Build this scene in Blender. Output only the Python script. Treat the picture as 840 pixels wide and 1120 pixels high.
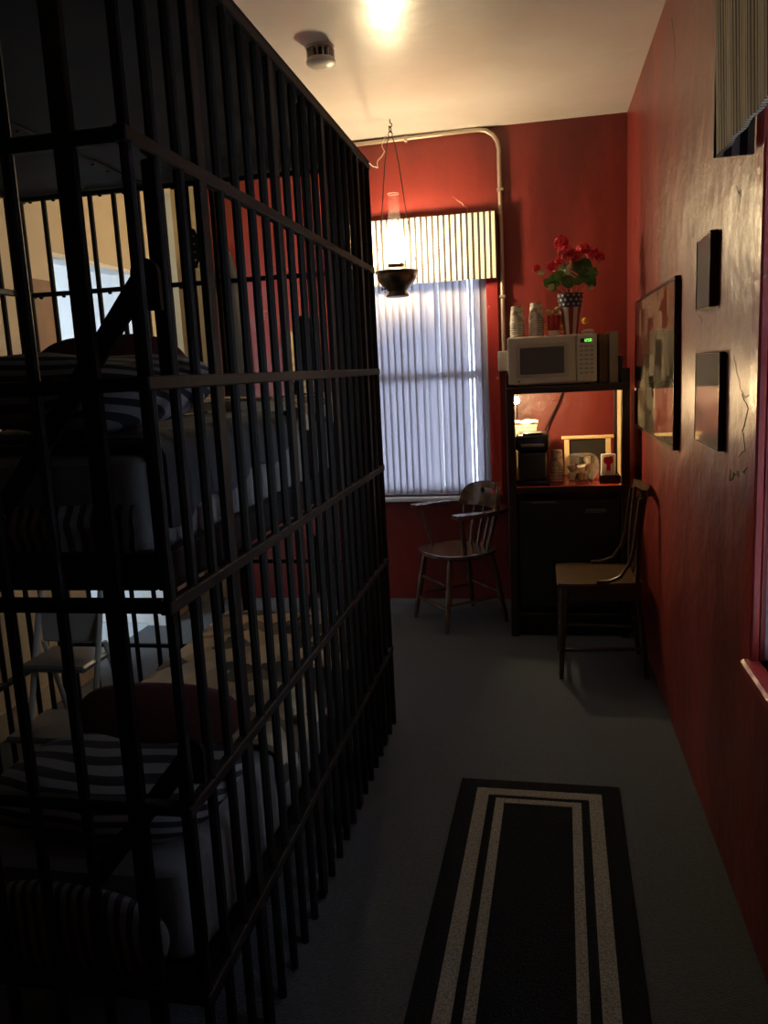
import bpy, bmesh, math, random
from mathutils import Vector, Matrix
random.seed(7)
PI = math.pi
for o in list(bpy.data.objects): bpy.data.objects.remove(o)
scn = bpy.context.scene
COL = scn.collection

# ------------------------------------------------------------------ camera
cam_d = bpy.data.cameras.new('camera'); cam = bpy.data.objects.new('camera', cam_d); COL.objects.link(cam)
FPX, PITCH, YAW, ROLL = 888.09, 0.171164, -0.196282, -0.050172
fw = Vector((math.sin(YAW)*math.cos(PITCH), math.cos(YAW)*math.cos(PITCH), -math.sin(PITCH)))
rt = Vector((math.cos(YAW), -math.sin(YAW), 0)); up = rt.cross(fw)
r2 = rt*math.cos(ROLL)+up*math.sin(ROLL); u2 = up*math.cos(ROLL)-rt*math.sin(ROLL)
M = Matrix((r2, u2, -fw)).transposed().to_4x4(); M.translation = Vector((0, 0, 1.45))
cam.matrix_world = M
cam_d.sensor_fit = 'VERTICAL'; cam_d.sensor_height = 24.0; cam_d.lens = FPX/1120*24.0
cam_d.clip_start = 0.02
scn.camera = cam

# ------------------------------------------------------------------ world, daylight, exposure
world = bpy.data.worlds.new('World'); scn.world = world; world.use_nodes = True
bg = world.node_tree.nodes['Background']
bg.inputs[0].default_value = (0.74, 0.87, 1.0, 1); bg.inputs[1].default_value = 9.0
scn.view_settings.view_transform = 'Standard'; scn.view_settings.look = 'None'
scn.view_settings.gamma = 1; scn.view_settings.use_curve_mapping = False
scn.view_settings.exposure = 0.0
LAMP_STRENGTH = 620.0      # bulb of the hanging lamp
SHELF_STRENGTH = 1900.0      # little bulb inside the hutch
def portal(name, loc, rot, sx, sy):
    l = bpy.data.lights.new(name, 'AREA'); l.shape = 'RECTANGLE'; l.size = sx; l.size_y = sy
    l.cycles.is_portal = True
    o = bpy.data.objects.new(name, l); COL.objects.link(o); o.location = loc; o.rotation_euler = rot
portal('daylight_portal', (-0.72, 5.14, 1.35), (-PI/2, 0, 0), 0.9, 1.4)          # back window
portal('daylight_portal', (0.63, 1.475, 1.42), (0, PI/2, 0), 1.4, 1.0)             # right window
portal('daylight_portal', (-3.3, 2.79, 1.5), (PI/2, 0, 0), 1.06, 1.26)            # hallway opening

# ------------------------------------------------------------------ helpers
def tag(o, label=None, cat=None, group=None, kind=None):
    if label: o['label'] = label
    if cat: o['category'] = cat
    if group: o['group'] = group
    if kind: o['kind'] = kind
    return o
def thing(name, label, cat, loc=(0, 0, 0), rz=0, group=None):
    o = bpy.data.objects.new(name, None); COL.objects.link(o); o.empty_display_size = 0.05
    o.location = loc; o.rotation_euler = (0, 0, rz)
    return tag(o, label, cat, group)
class MB:
    def __init__(s): s.bm = bmesh.new()
    def box(s, x0, x1, y0, y1, z0, z1, bev=0.0, seg=1):
        v = [s.bm.verts.new((x, y, z)) for x in (x0, x1) for y in (y0, y1) for z in (z0, z1)]
        fs = [s.bm.faces.new([v[i] for i in q]) for q in ((0,1,3,2),(4,6,7,5),(0,4,5,1),(2,3,7,6),(0,2,6,4),(1,5,7,3))]
        if bev > 0:
            es = list({e for f in fs for e in f.edges})
            bmesh.ops.bevel(s.bm, geom=es, offset=bev, segments=seg, affect='EDGES', profile=0.5)
        return s
    def tube(s, pts, r, n=8, cap=True):
        pts = [Vector(p) for p in pts]; k = len(pts); rs = r if isinstance(r, (list, tuple)) else [r]*k
        rings = []; ref = None
        for i, p in enumerate(pts):
            t = (pts[min(i+1, k-1)]-pts[max(i-1, 0)]).normalized()
            if ref is None:
                ref = Vector((0, 0, 1)) if abs(t.z) < .9 else Vector((1, 0, 0))
            a = (ref-t*ref.dot(t)).normalized(); b = t.cross(a); ref = a
            rings.append([s.bm.verts.new(p+(a*math.cos(2*PI*j/n)+b*math.sin(2*PI*j/n))*rs[i]) for j in range(n)])
        for i in range(k-1):
            for j in range(n):
                s.bm.faces.new((rings[i][j], rings[i][(j+1) % n], rings[i+1][(j+1) % n], rings[i+1][j]))
        if cap:
            s.bm.faces.new(list(reversed(rings[0]))); s.bm.faces.new(rings[-1])
        return s
    def lathe(s, prof, n=20, c=(0, 0, 0), cap=True):
        c = Vector(c); rings = []
        for (r, z) in prof:
            rings.append([s.bm.verts.new(c+Vector((max(r, 1e-4)*math.cos(2*PI*j/n), max(r, 1e-4)*math.sin(2*PI*j/n), z))) for j in range(n)])
        for i in range(len(prof)-1):
            for j in range(n):
                s.bm.faces.new((rings[i][j], rings[i][(j+1) % n], rings[i+1][(j+1) % n], rings[i+1][j]))
        if cap:
            s.bm.faces.new(list(reversed(rings[0]))); s.bm.faces.new(rings[-1])
        return s
    def prism(s, pts, d):
        """pts: 3-D outline, d: extrusion vector"""
        d = Vector(d); a = [s.bm.verts.new(p) for p in pts]; b = [s.bm.verts.new(Vector(p)+d) for p in pts]
        s.bm.faces.new(a); s.bm.faces.new(list(reversed(b))); k = len(pts)
        for i in range(k):
            s.bm.faces.new((a[i], b[i], b[(i+1) % k], a[(i+1) % k]))
        return s
    def bar(s, p0, p1, w, t, side=(1, 0, 0)):
        """flat bar from p0 to p1, width w along `side`, thickness t across"""
        p0, p1 = Vector(p0), Vector(p1); d = (p1-p0).normalized(); a = Vector(side); a = (a-d*a.dot(d)).normalized(); b = d.cross(a)
        q = [a*w/2+b*t/2, -a*w/2+b*t/2, -a*w/2-b*t/2, a*w/2-b*t/2]
        s.prism([p0+x for x in q], p1-p0); return s
    def ball(s, c, rx, ry=None, rz=None, n=12, m=8):
        ry = ry or rx; rz = rz or rx; c = Vector(c); rings = []
        top = s.bm.verts.new(c+Vector((0, 0, rz))); bot = s.bm.verts.new(c-Vector((0, 0, rz)))
        for i in range(1, m):
            ph = PI*i/m
            rings.append([s.bm.verts.new(c+Vector((rx*math.sin(ph)*math.cos(2*PI*j/n), ry*math.sin(ph)*math.sin(2*PI*j/n), rz*math.cos(ph)))) for j in range(n)])
        for j in range(n):
            s.bm.faces.new((top, rings[0][j], rings[0][(j+1) % n])); s.bm.faces.new((bot, rings[-1][(j+1) % n], rings[-1][j]))
            for i in range(m-2):
                s.bm.faces.new((rings[i][j], rings[i+1][j], rings[i+1][(j+1) % n], rings[i][(j+1) % n]))
        return s
    def sheet(s, fn, nu, nv, thick):
        """cloth: fn(u,v)->point; closed with a thickness"""
        P = [[Vector(fn(i/nu, j/nv)) for j in range(nv+1)] for i in range(nu+1)]
        def nrm(i, j):
            a = P[min(i+1, nu)][j]-P[max(i-1, 0)][j]; b = P[i][min(j+1, nv)]-P[i][max(j-1, 0)]
            n = a.cross(b); return n.normalized() if n.length > 1e-9 else Vector((0, 0, 1))
        A = [[s.bm.verts.new(P[i][j]+nrm(i, j)*thick/2) for j in range(nv+1)] for i in range(nu+1)]
        B = [[s.bm.verts.new(P[i][j]-nrm(i, j)*thick/2) for j in range(nv+1)] for i in range(nu+1)]
        for i in range(nu):
            for j in range(nv):
                s.bm.faces.new((A[i][j], A[i+1][j], A[i+1][j+1], A[i][j+1])); s.bm.faces.new((B[i][j], B[i][j+1], B[i+1][j+1], B[i+1][j]))
        for i in range(nu):
            s.bm.faces.new((A[i][0], B[i][0], B[i+1][0], A[i+1][0])); s.bm.faces.new((A[i][nv], A[i+1][nv], B[i+1][nv], B[i][nv]))
        for j in range(nv):
            s.bm.faces.new((A[0][j], A[0][j+1], B[0][j+1], B[0][j])); s.bm.faces.new((A[nu][j], B[nu][j], B[nu][j+1], A[nu][j+1]))
        return s
    def grid_blob(s, fn, nu, nv):
        """closed surface of longitude u (wraps) and latitude v"""
        rings = []
        for j in range(1, nv):
            rings.append([s.bm.verts.new(fn(i/nu, j/nv)) for i in range(nu)])
        a = s.bm.verts.new(fn(0, 0)); b = s.bm.verts.new(fn(0, 1))
        for i in range(nu):
            s.bm.faces.new((a, rings[0][i], rings[0][(i+1) % nu])); s.bm.faces.new((b, rings[-1][(i+1) % nu], rings[-1][i]))
            for j in range(nv-2):
                s.bm.faces.new((rings[j][i], rings[j+1][i], rings[j+1][(i+1) % nu], rings[j][(i+1) % nu]))
        return s
    def mesh(s, name, mat, smooth=False):
        bmesh.ops.recalc_face_normals(s.bm, faces=s.bm.faces)
        me = bpy.data.meshes.new(name); s.bm.to_mesh(me); s.bm.free()
        if mat: me.materials.append(mat)
        if smooth:
            for p in me.polygons: p.use_smooth = True
            try: me.set_sharp_from_angle(angle=math.radians(40))
            except Exception: pass
        return me
    def build(s, name, mat, parent=None, smooth=False):
        o = bpy.data.objects.new(name, s.mesh(name, mat, smooth)); COL.objects.link(o)
        if parent: o.parent = parent
        return o
def inst(name, me, parent=None, loc=(0, 0, 0), rot=(0, 0, 0), scale=(1, 1, 1)):
    o = bpy.data.objects.new(name, me); COL.objects.link(o); o.parent = parent
    o.location = loc; o.rotation_euler = rot; o.scale = scale
    return o
def struct(o): o['kind'] = 'structure'; return o

# ------------------------------------------------------------------ materials
MATS = {}
def mat(name, col, rough=.6, metal=0, spec=.5, noise=None, bump=None, trans=0, emis=None, coat=0, sheen=0):
    """noise=(scale, colour2, low, high) mottles the colour; bump=(scale, strength, distance)"""
    m = bpy.data.materials.new(name); m.use_nodes = True; nt = m.node_tree; b = nt.nodes['Principled BSDF']
    b.inputs['Base Color'].default_value = (*col, 1); b.inputs['Roughness'].default_value = rough
    b.inputs['Metallic'].default_value = metal; b.inputs['Specular IOR Level'].default_value = spec
    b.inputs['Transmission Weight'].default_value = trans; b.inputs['Coat Weight'].default_value = coat
    b.inputs['Sheen Weight'].default_value = sheen
    if emis: b.inputs['Emission Color'].default_value = (*emis[0], 1); b.inputs['Emission Strength'].default_value = emis[1]
    tc = nt.nodes.new('ShaderNodeTexCoord')
    if noise:
        n = nt.nodes.new('ShaderNodeTexNoise'); n.inputs['Scale'].default_value = noise[0]; n.inputs['Detail'].default_value = 6
        r = nt.nodes.new('ShaderNodeMapRange'); r.inputs[1].default_value = noise[2]; r.inputs[2].default_value = noise[3]
        x = nt.nodes.new('ShaderNodeMix'); x.data_type = 'RGBA'; x.inputs[6].default_value = (*col, 1); x.inputs[7].default_value = (*noise[1], 1)
        nt.links.new(tc.outputs['Object'], n.inputs['Vector']); nt.links.new(n.outputs['Fac'], r.inputs[0])
        nt.links.new(r.outputs[0], x.inputs[0]); nt.links.new(x.outputs[2], b.inputs['Base Color'])
    if bump:
        n = nt.nodes.new('ShaderNodeTexNoise'); n.inputs['Scale'].default_value = bump[0]; n.inputs['Detail'].default_value = 5
        bp = nt.nodes.new('ShaderNodeBump'); bp.inputs['Strength'].default_value = bump[1]; bp.inputs['Distance'].default_value = bump[2]
        nt.links.new(tc.outputs['Object'], n.inputs['Vector']); nt.links.new(n.outputs['Fac'], bp.inputs['Height']); nt.links.new(bp.outputs[0], b.inputs['Normal'])
    MATS[name] = m; return m
def stripes(name, axis, period, c1, c2, rough=.8, distort=0.0, dscale=5, duty=.5, offs=0.0, mixy=0):
    """crisp stripes along an object-space axis"""
    m = mat(name, c1, rough); nt = m.node_tree; b = nt.nodes['Principled BSDF']
    tc = nt.nodes.new('ShaderNodeTexCoord'); sp = nt.nodes.new('ShaderNodeSeparateXYZ'); nt.links.new(tc.outputs['Object'], sp.inputs[0])
    src = sp.outputs['XYZ'.index(axis)]
    if mixy:
        k = nt.nodes.new('ShaderNodeMath'); k.operation = 'MULTIPLY_ADD'; k.inputs[1].default_value = mixy
        nt.links.new(sp.outputs[1], k.inputs[0]); nt.links.new(src, k.inputs[2]); src = k.outputs[0]
    if distort:
        n = nt.nodes.new('ShaderNodeTexNoise'); n.inputs['Scale'].default_value = dscale; n.inputs['Detail'].default_value = 1
        nt.links.new(tc.outputs['Object'], n.inputs['Vector'])
        ma = nt.nodes.new('ShaderNodeMath'); ma.operation = 'MULTIPLY_ADD'; ma.inputs[1].default_value = distort
        nt.links.new(n.outputs['Fac'], ma.inputs[0]); nt.links.new(src, ma.inputs[2]); src = ma.outputs[0]
    d = nt.nodes.new('ShaderNodeMath'); d.operation = 'MULTIPLY_ADD'; d.inputs[1].default_value = 1/period; d.inputs[2].default_value = offs+100
    f = nt.nodes.new('ShaderNodeMath'); f.operation = 'FRACT'; g = nt.nodes.new('ShaderNodeMath'); g.operation = 'GREATER_THAN'; g.inputs[1].default_value = duty
    nt.links.new(src, d.inputs[0]); nt.links.new(d.outputs[0], f.inputs[0]); nt.links.new(f.outputs[0], g.inputs[0])
    x = nt.nodes.new('ShaderNodeMix'); x.data_type = 'RGBA'; x.inputs[6].default_value = (*c1, 1); x.inputs[7].default_value = (*c2, 1)
    nt.links.new(g.outputs[0], x.inputs[0]); nt.links.new(x.outputs[2], b.inputs['Base Color'])
    return m
def clear(name, tint=(1, 1, 1), gloss=.12, rough=.02):
    """clear sheet: lets light straight through, with a fresnel gloss"""
    m = bpy.data.materials.new(name); m.use_nodes = True; nt = m.node_tree; nt.nodes.clear()
    o = nt.nodes.new('ShaderNodeOutputMaterial'); t = nt.nodes.new('ShaderNodeBsdfTransparent'); t.inputs[0].default_value = (*tint, 1)
    g = nt.nodes.new('ShaderNodeBsdfGlossy'); g.inputs['Roughness'].default_value = rough
    lw = nt.nodes.new('ShaderNodeFresnel'); lw.inputs[0].default_value = 1.45
    mx = nt.nodes.new('ShaderNodeMixShader'); nt.links.new(lw.outputs[0], mx.inputs[0]); nt.links.new(t.outputs[0], mx.inputs[1]); nt.links.new(g.outputs[0], mx.inputs[2])
    nt.links.new(mx.outputs[0], o.inputs[0]); MATS[name] = m; return m
def glow(name, col, s):
    m = bpy.data.materials.new(name); m.use_nodes = True; nt = m.node_tree; nt.nodes.clear()
    o = nt.nodes.new('ShaderNodeOutputMaterial'); e = nt.nodes.new('ShaderNodeEmission'); e.inputs[0].default_value = (*col, 1); e.inputs[1].default_value = s
    nt.links.new(e.outputs[0], o.inputs[0]); return m

def wall_red():
    m = mat('red_plaster', (.36, .042, .03), .40, spec=.55, bump=(5, .5, .03)); nt = m.node_tree; b = nt.nodes['Principled BSDF']
    tc = nt.nodes.new('ShaderNodeTexCoord')
    mp = nt.nodes.new('ShaderNodeMapping'); mp.inputs['Scale'].default_value = (1.5, 1.5, .35); nt.links.new(tc.outputs['Object'], mp.inputs[0])
    n = nt.nodes.new('ShaderNodeTexNoise'); n.inputs['Scale'].default_value = 2.2; n.inputs['Detail'].default_value = 7; nt.links.new(mp.outputs[0], n.inputs['Vector'])
    r = nt.nodes.new('ShaderNodeValToRGB'); r.color_ramp.elements[0].position = .38; r.color_ramp.elements[0].color = (.12, .014, .012, 1)
    r.color_ramp.elements[1].position = .62; r.color_ramp.elements[1].color = (.215, .026, .019, 1)
    nt.links.new(n.outputs['Fac'], r.inputs[0])
    # hairline cracks and pale chips in the paint
    v = nt.nodes.new('ShaderNodeTexVoronoi'); v.feature = 'DISTANCE_TO_EDGE'; v.inputs['Scale'].default_value = 1.6
    n2 = nt.nodes.new('ShaderNodeTexNoise'); n2.inputs['Scale'].default_value = 4; n2.inputs['Detail'].default_value = 6
    ad = nt.nodes.new('ShaderNodeVectorMath'); ad.operation = 'MULTIPLY_ADD'; ad.inputs[1].default_value = (.55, .55, .55)
    nt.links.new(tc.outputs['Object'], n2.inputs['Vector']); nt.links.new(n2.outputs['Color'], ad.inputs[0]); nt.links.new(tc.outputs['Object'], ad.inputs[2]); nt.links.new(ad.outputs[0], v.inputs['Vector'])
    lt = nt.nodes.new('ShaderNodeMath'); lt.operation = 'LESS_THAN'; lt.inputs[1].default_value = .0022; nt.links.new(v.outputs['Distance'], lt.inputs[0])
    n3 = nt.nodes.new('ShaderNodeTexNoise'); n3.inputs['Scale'].default_value = 1.7; nt.links.new(tc.outputs['Object'], n3.inputs['Vector'])
    gt = nt.nodes.new('ShaderNodeMath'); gt.operation = 'GREATER_THAN'; gt.inputs[1].default_value = .63; nt.links.new(n3.outputs['Fac'], gt.inputs[0])
    mu = nt.nodes.new('ShaderNodeMath'); mu.operation = 'MULTIPLY'; nt.links.new(lt.outputs[0], mu.inputs[0]); nt.links.new(gt.outputs[0], mu.inputs[1])
    x = nt.nodes.new('ShaderNodeMix'); x.data_type = 'RGBA'; x.inputs[7].default_value = (.36, .16, .12, 1)
    nt.links.new(mu.outputs[0], x.inputs[0]); nt.links.new(r.outputs[0], x.inputs[6]); nt.links.new(x.outputs[2], b.inputs['Base Color'])
    return m
RED = wall_red()
REDTRIM = mat('red_trim_paint', (.34, .035, .032), .32, noise=(14, (.5, .3, .24), .66, .7), bump=(25, .4, .01))
BEIGE = mat('beige_plaster', (.56, .48, .34), .6, noise=(3, (.50, .42, .29), .4, .7), bump=(9, .2, .01))
CEIL = mat('ceiling_paint', (.80, .77, .72), .27, noise=(1.6, (.72, .67, .60), .45, .75), bump=(3.2, .22, .03))
GREYW = mat('grey_hall_paint', (.70, .72, .74), .6)
BLUEGREY = mat('blue_grey_paint', (.36, .42, .46), .5)
WHITE = mat('white_paint', (.78, .78, .76), .45)
SILL = mat('sill_paint', (.62, .66, .70), .35)
CARPET = mat('carpet', (.034, .049, .068), .95, spec=.1, noise=(90, (.064, .084, .108), .4, .68), bump=(260, .8, .01), sheen=.3)
HALLFLOOR = mat('hall_floor', (.50, .57, .64), .45)
STEEL = mat('black_cage_steel', (.008, .0075, .0075), .6, spec=.3, noise=(30, (.014, .010, .009), .5, .75), bump=(80, .2, .002))
PLATE = mat('cage_roof_plate', (.016, .016, .018), .75, spec=.2, bump=(5, .15, .02))
BRASS = mat('aged_brass', (.13, .09, .05), .36, metal=.85, noise=(18, (.04, .032, .026), .4, .65))
DARKIRON = mat('dark_iron', (.06, .045, .035), .45, metal=.7)
CONDUIT = mat('galvanised_pipe', (.46, .38, .30), .38, metal=.55)
BLACKP = mat('black_plastic', (.012, .012, .013), .22)
GREYP = mat('grey_plastic', (.10, .10, .105), .3)
OFFW = mat('off_white_plastic', (.60, .57, .50), .42)
DARKWOOD = mat('dark_stained_wood', (.022, .009, .008), .4, noise=(9, (.014, .006, .006), .4, .6))
CREAMWOOD = mat('cream_wood', (.72, .58, .33), .55, noise=(7, (.6, .45, .24), .4, .7))
CHAIRWOOD = mat('worn_brown_wood', (.17, .105, .07), .26, coat=.4, noise=(16, (.09, .05, .035), .4, .65))
CHAIRWOOD2 = mat('old_oak_wood', (.060, .035, .017), .34, noise=(16, (.03, .018, .010), .4, .65))
REDTOP = mat('red_laminate', (.42, .045, .03), .25)
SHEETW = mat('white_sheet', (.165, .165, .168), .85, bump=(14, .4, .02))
MAROON = mat('maroon_cloth', (.055, .005, .007), .8, bump=(20, .3, .01))
DARKCLOTH = mat('black_blanket', (.030, .030, .034), .9, bump=(18, .4, .02))
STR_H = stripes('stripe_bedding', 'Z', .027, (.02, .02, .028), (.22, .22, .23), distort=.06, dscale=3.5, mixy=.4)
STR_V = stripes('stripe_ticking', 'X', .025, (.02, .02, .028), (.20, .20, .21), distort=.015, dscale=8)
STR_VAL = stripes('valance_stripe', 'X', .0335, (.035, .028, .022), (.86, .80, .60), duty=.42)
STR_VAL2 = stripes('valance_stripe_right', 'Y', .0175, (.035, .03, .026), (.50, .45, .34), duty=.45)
LINING = stripes('valance_lining', 'X', .034, (.02, .02, .022), (.42, .44, .46), duty=.5)
PAPER = mat('paper', (.72, .68, .58), .7)

def camo():
    m = mat('patchwork_blanket', (.4, .3, .2), .9); nt = m.node_tree; b = nt.nodes['Principled BSDF']
    tc = nt.nodes.new('ShaderNodeTexCoord'); v = nt.nodes.new('ShaderNodeTexVoronoi'); v.inputs['Scale'].default_value = 10
    n = nt.nodes.new('ShaderNodeTexNoise'); n.inputs['Scale'].default_value = 6; ad = nt.nodes.new('ShaderNodeVectorMath'); ad.operation = 'MULTIPLY_ADD'; ad.inputs[1].default_value = (.12, .12, .12)
    nt.links.new(tc.outputs['Object'], n.inputs['Vector']); nt.links.new(n.outputs['Color'], ad.inputs[0]); nt.links.new(tc.outputs['Object'], ad.inputs[2]); nt.links.new(ad.outputs[0], v.inputs['Vector'])
    r = nt.nodes.new('ShaderNodeValToRGB'); r.color_ramp.interpolation = 'CONSTANT'; e = r.color_ramp.elements
    e[0].position = 0; e[0].color = (.33, .25, .16, 1); e[1].position = .30; e[1].color = (.03, .026, .022, 1)
    a = e.new(.62); a.color = (.40, .33, .24, 1); a = e.new(.8); a.color = (.12, .085, .05, 1)
    sp = nt.nodes.new('ShaderNodeSeparateColor'); nt.links.new(v.outputs['Color'], sp.inputs[0]); nt.links.new(sp.outputs[0], r.inputs[0]); nt.links.new(r.outputs[0], b.inputs['Base Color'])
    return m
CAMO = camo()
def vane_mat():
    m = bpy.data.materials.new('blind_fabric'); m.use_nodes = True; nt = m.node_tree; nt.nodes.clear()
    o = nt.nodes.new('ShaderNodeOutputMaterial'); d = nt.nodes.new('ShaderNodeBsdfDiffuse'); d.inputs[0].default_value = (.66, .64, .66, 1)
    t = nt.nodes.new('ShaderNodeBsdfTranslucent'); t.inputs[0].default_value = (.60, .59, .66, 1); mx = nt.nodes.new('ShaderNodeMixShader'); mx.inputs[0].default_value = .5
    nt.links.new(d.outputs[0], mx.inputs[1]); nt.links.new(t.outputs[0], mx.inputs[2]); nt.links.new(mx.outputs[0], o.inputs[0]); return m
VANE = vane_mat()
def frosted(clearness=.62):
    m = bpy.data.materials.new('frosted_lamp_glass'); m.use_nodes = True; nt = m.node_tree; nt.nodes.clear()
    o = nt.nodes.new('ShaderNodeOutputMaterial'); d = nt.nodes.new('ShaderNodeBsdfTranslucent'); d.inputs[0].default_value = (1, .98, .94, 1)
    t = nt.nodes.new('ShaderNodeBsdfTransparent'); mx = nt.nodes.new('ShaderNodeMixShader'); mx.inputs[0].default_value = clearness
    nt.links.new(d.outputs[0], mx.inputs[1]); nt.links.new(t.outputs[0], mx.inputs[2]); nt.links.new(mx.outputs[0], o.inputs[0]); return m
GLASS = clear('window_glass'); LAMPGLASS = clear('lamp_glass', (1, .97, .9)); FROST = frosted(.90); NECK = frosted(.965); FILM = frosted(.80); BAGGLASS = clear('clear_bag', (.86, .86, .84), rough=.15)
PICGLASS = mat('picture_glass', (.03, .03, .03), .03, spec=.5)

# ------------------------------------------------------------------ the room
XR, XL, YB, YF, ZC = .495, -2.25, 5.0, -1.3, 2.80
struct(MB().box(XL-.12, XR+.12, YF-.12, YB+.12, -.06, 0).build('floor', CARPET))
struct(MB().box(XL-.12, XR+.12, YF-.12, YB+.12, ZC, ZC+.08).build('ceiling', CEIL))
# right wall with its window opening
WY0, WY1, WZ0, WZ1 = 1.0, 1.95, .735, 2.1
m = MB(); T = XR+.12
m.box(XR, T, WY1, YB, 0, ZC).box(XR, T, YF, WY0, 0, ZC).box(XR, T, WY0, WY1, 0, WZ0).box(XR, T, WY0, WY1, WZ1, ZC)
struct(m.build('wall_right', RED))
# back wall with its window opening
BX0, BX1, BZ0, BZ1 = -1.13, -.31, .665, 2.05
m = MB(); T = YB+.12; m.box(-2.02, BX0, YB, T, 0, ZC).box(BX1, XR+.12, YB, T, 0, ZC).box(BX0, BX1, YB, T, 0, BZ0).box(BX0, BX1, YB, T, BZ1, ZC)
struct(m.build('wall_back', RED))
struct(MB().box(XL-.12, -2.02, YB-.004, YB+.12, 0, ZC).build('wall_back_corner', BEIGE))
# left wall with the doorway
DY0, DY1, DZ = 3.6, 4.40, 2.08
m = MB(); T = XL-.12; m.box(T, XL, YF, DY0, 0, ZC).box(T, XL, DY1, YB-.004, 0, ZC).box(T, XL, DY0, DY1, DZ, ZC)
struct(m.build('wall_left', BEIGE))
struct(MB().box(XL-.12, XR+.12, YF-.12, YF, 0, ZC).build('wall_front', RED))
struct(MB().box(XL, XL+.018, 4.70, 4.96, 0, 2.6, .004).build('trim_1', BLUEGREY))
# baseboard under the beige wall, white lined doorway
struct(MB().box(XL, XL+.015, 1.0, DY0-.01, 0, .12, .004).build('baseboard_left', BEIGE))
m = MB(); m.box(XL-.125, XL+.004, DY0, DY0+.015, 0, DZ).box(XL-.125, XL+.004, DY1-.015, DY1, 0, DZ).box(XL-.125, XL+.004, DY0+.015, DY1-.015, DZ-.02, DZ)
struct(m.build('door_1', WHITE))
# the hallway beyond the doorway, with a small window on its near side
HX = -4.3
struct(MB().box(HX-.1, XL-.12, 2.8, 4.55, -.06, 0).build('floor_hallway', HALLFLOOR))
struct(MB().box(HX-.1, XL-.12, 2.8, 4.55, 2.5, 2.58).build('ceiling_hallway', WHITE))
struct(MB().box(HX, XL-.12, 4.45, 4.55, 0, 2.5).build('wall_hallway_back', GREYW))
struct(MB().box(HX-.1, HX, 2.8, 4.55, 0, 2.5).build('wall_hallway_far', GREYW))
struct(MB().box(HX, XL-.12, 4.43, 4.45, 0, .11, .004).build('baseboard_hallway', WHITE))
struct(MB().box(HX+.95, HX+1.05, 4.41, 4.45, .11, 2.1, .004).build('trim_2', BLUEGREY))
m = MB(); m.box(HX, -3.8, 2.8, 2.9, 0, 2.5).box(-2.8, XL-.12, 2.8, 2.9, 0, 2.5).box(-3.8, -2.8, 2.8, 2.9, 2.1, 2.5).box(-3.8, -2.8, 2.8, 2.9, 0, .9)
struct(m.build('wall_hallway_front', GREYW))

# cracks and peeled streaks in the old paint
CRK = mat('crack_dark', (.03, .012, .012), .8); PEEL = mat('bare_plaster', (.42, .22, .16), .6)
wr = bpy.data.objects['wall_right']; wk = bpy.data.objects['wall_back']
def crack(pts, w, mm, wall):
    rr = random.Random(len(pts)*31+int(w*1e5)); P = []
    for a, b in zip(pts, pts[1:]):
        for t in (0, .33, .66): P.append((a[0]+(b[0]-a[0])*t+rr.uniform(-1, 1)*w*1.6, a[1]+(b[1]-a[1])*t+rr.uniform(-1, 1)*w*1.6))
    P.append(pts[-1]); m = MB(); A, B = [], []
    f = (lambda y, z, d: (XR-d, y, z)) if wall is wr else (lambda x, z, d: (x, YB-d, z))
    for i, (p, q) in enumerate(P):
        h = w*(.25+.75*math.sin(PI*i/(len(P)-1)))*rr.uniform(.5, 1.3); A.append([m.bm.verts.new(f(p-h, q, 0)), m.bm.verts.new(f(p, q, .0012)), m.bm.verts.new(f(p+h, q, 0))])
    for a, b in zip(A, A[1:]):
        for j in (0, 1): m.bm.faces.new((a[j], a[j+1], b[j+1], b[j]))
    m.build('paint_crack', mm, wall)
crack([(2.925, 1.827), (2.93, 1.75), (2.866, 1.71), (2.767, 1.65), (2.809, 1.605), (2.729, 1.553)], .010, PEEL, wr)
crack([(2.186, 1.352), (2.126, 1.31), (2.177, 1.261), (2.134, 1.215), (2.208, 1.189)], .006, CRK, wr)
crack([(2.04, 1.217), (2.149, 1.184), (2.225, 1.158), (2.285, 1.131), (2.308, 1.148)], .016, CRK, wr)
crack([(2.285, 1.438), (2.25, 1.397), (2.186, 1.352), (2.076, 1.339)], .007, PEEL, wr)
crack([(3.408, 2.677), (3.312, 2.52), (3.369, 2.43)], .007, CRK, wr)
crack([(2.299, 1.865), (2.247, 1.833), (2.263, 1.799)], .007, CRK, wr)
crack([(-.496, 2.439), (-.438, 2.399), (-.403, 2.345)], .004, PEEL, wk)
# ------------------------------------------------------------------ windows
def sash(name, parent_frame_boxes, pane_boxes, frame_mat):
    root = bpy.data.objects.new(name, None); COL.objects.link(root); struct(root)
    m = MB()
    for bx in parent_frame_boxes: m.box(*bx, .004)
    m.build('window_frame', frame_mat, root)
    for bx in pane_boxes: MB().box(*bx).build('pane', GLASS, root)
    return root
yf = YB+.05
w1 = sash('window_1', [(BX0, BX0+.045, yf, yf+.04, BZ0, BZ1), (BX1-.045, BX1, yf, yf+.04, BZ0, BZ1), (BX0+.045, BX1-.045, yf, yf+.04, BZ0, BZ0+.05),
      (BX0+.045, BX1-.045, yf, yf+.04, BZ1-.05, BZ1), (BX0+.045, BX1-.045, yf, yf+.04, 1.38, 1.43)],
     [(BX0+.045, BX1-.045, yf+.015, yf+.02, BZ0+.05, 1.38), (BX0+.045, BX1-.045, yf+.015, yf+.02, 1.43, BZ1-.05)], SILL)
m = MB(); m.box(BX0-.07, BX0, YB-.02, YB, BZ0, BZ1+.05, .004).box(BX1, BX1+.07, YB-.02, YB, BZ0, BZ1+.05, .004).box(BX0, BX1, YB-.02, YB, BZ1, BZ1+.05, .004)
m.build('window_casing', REDTRIM, w1)
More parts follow.
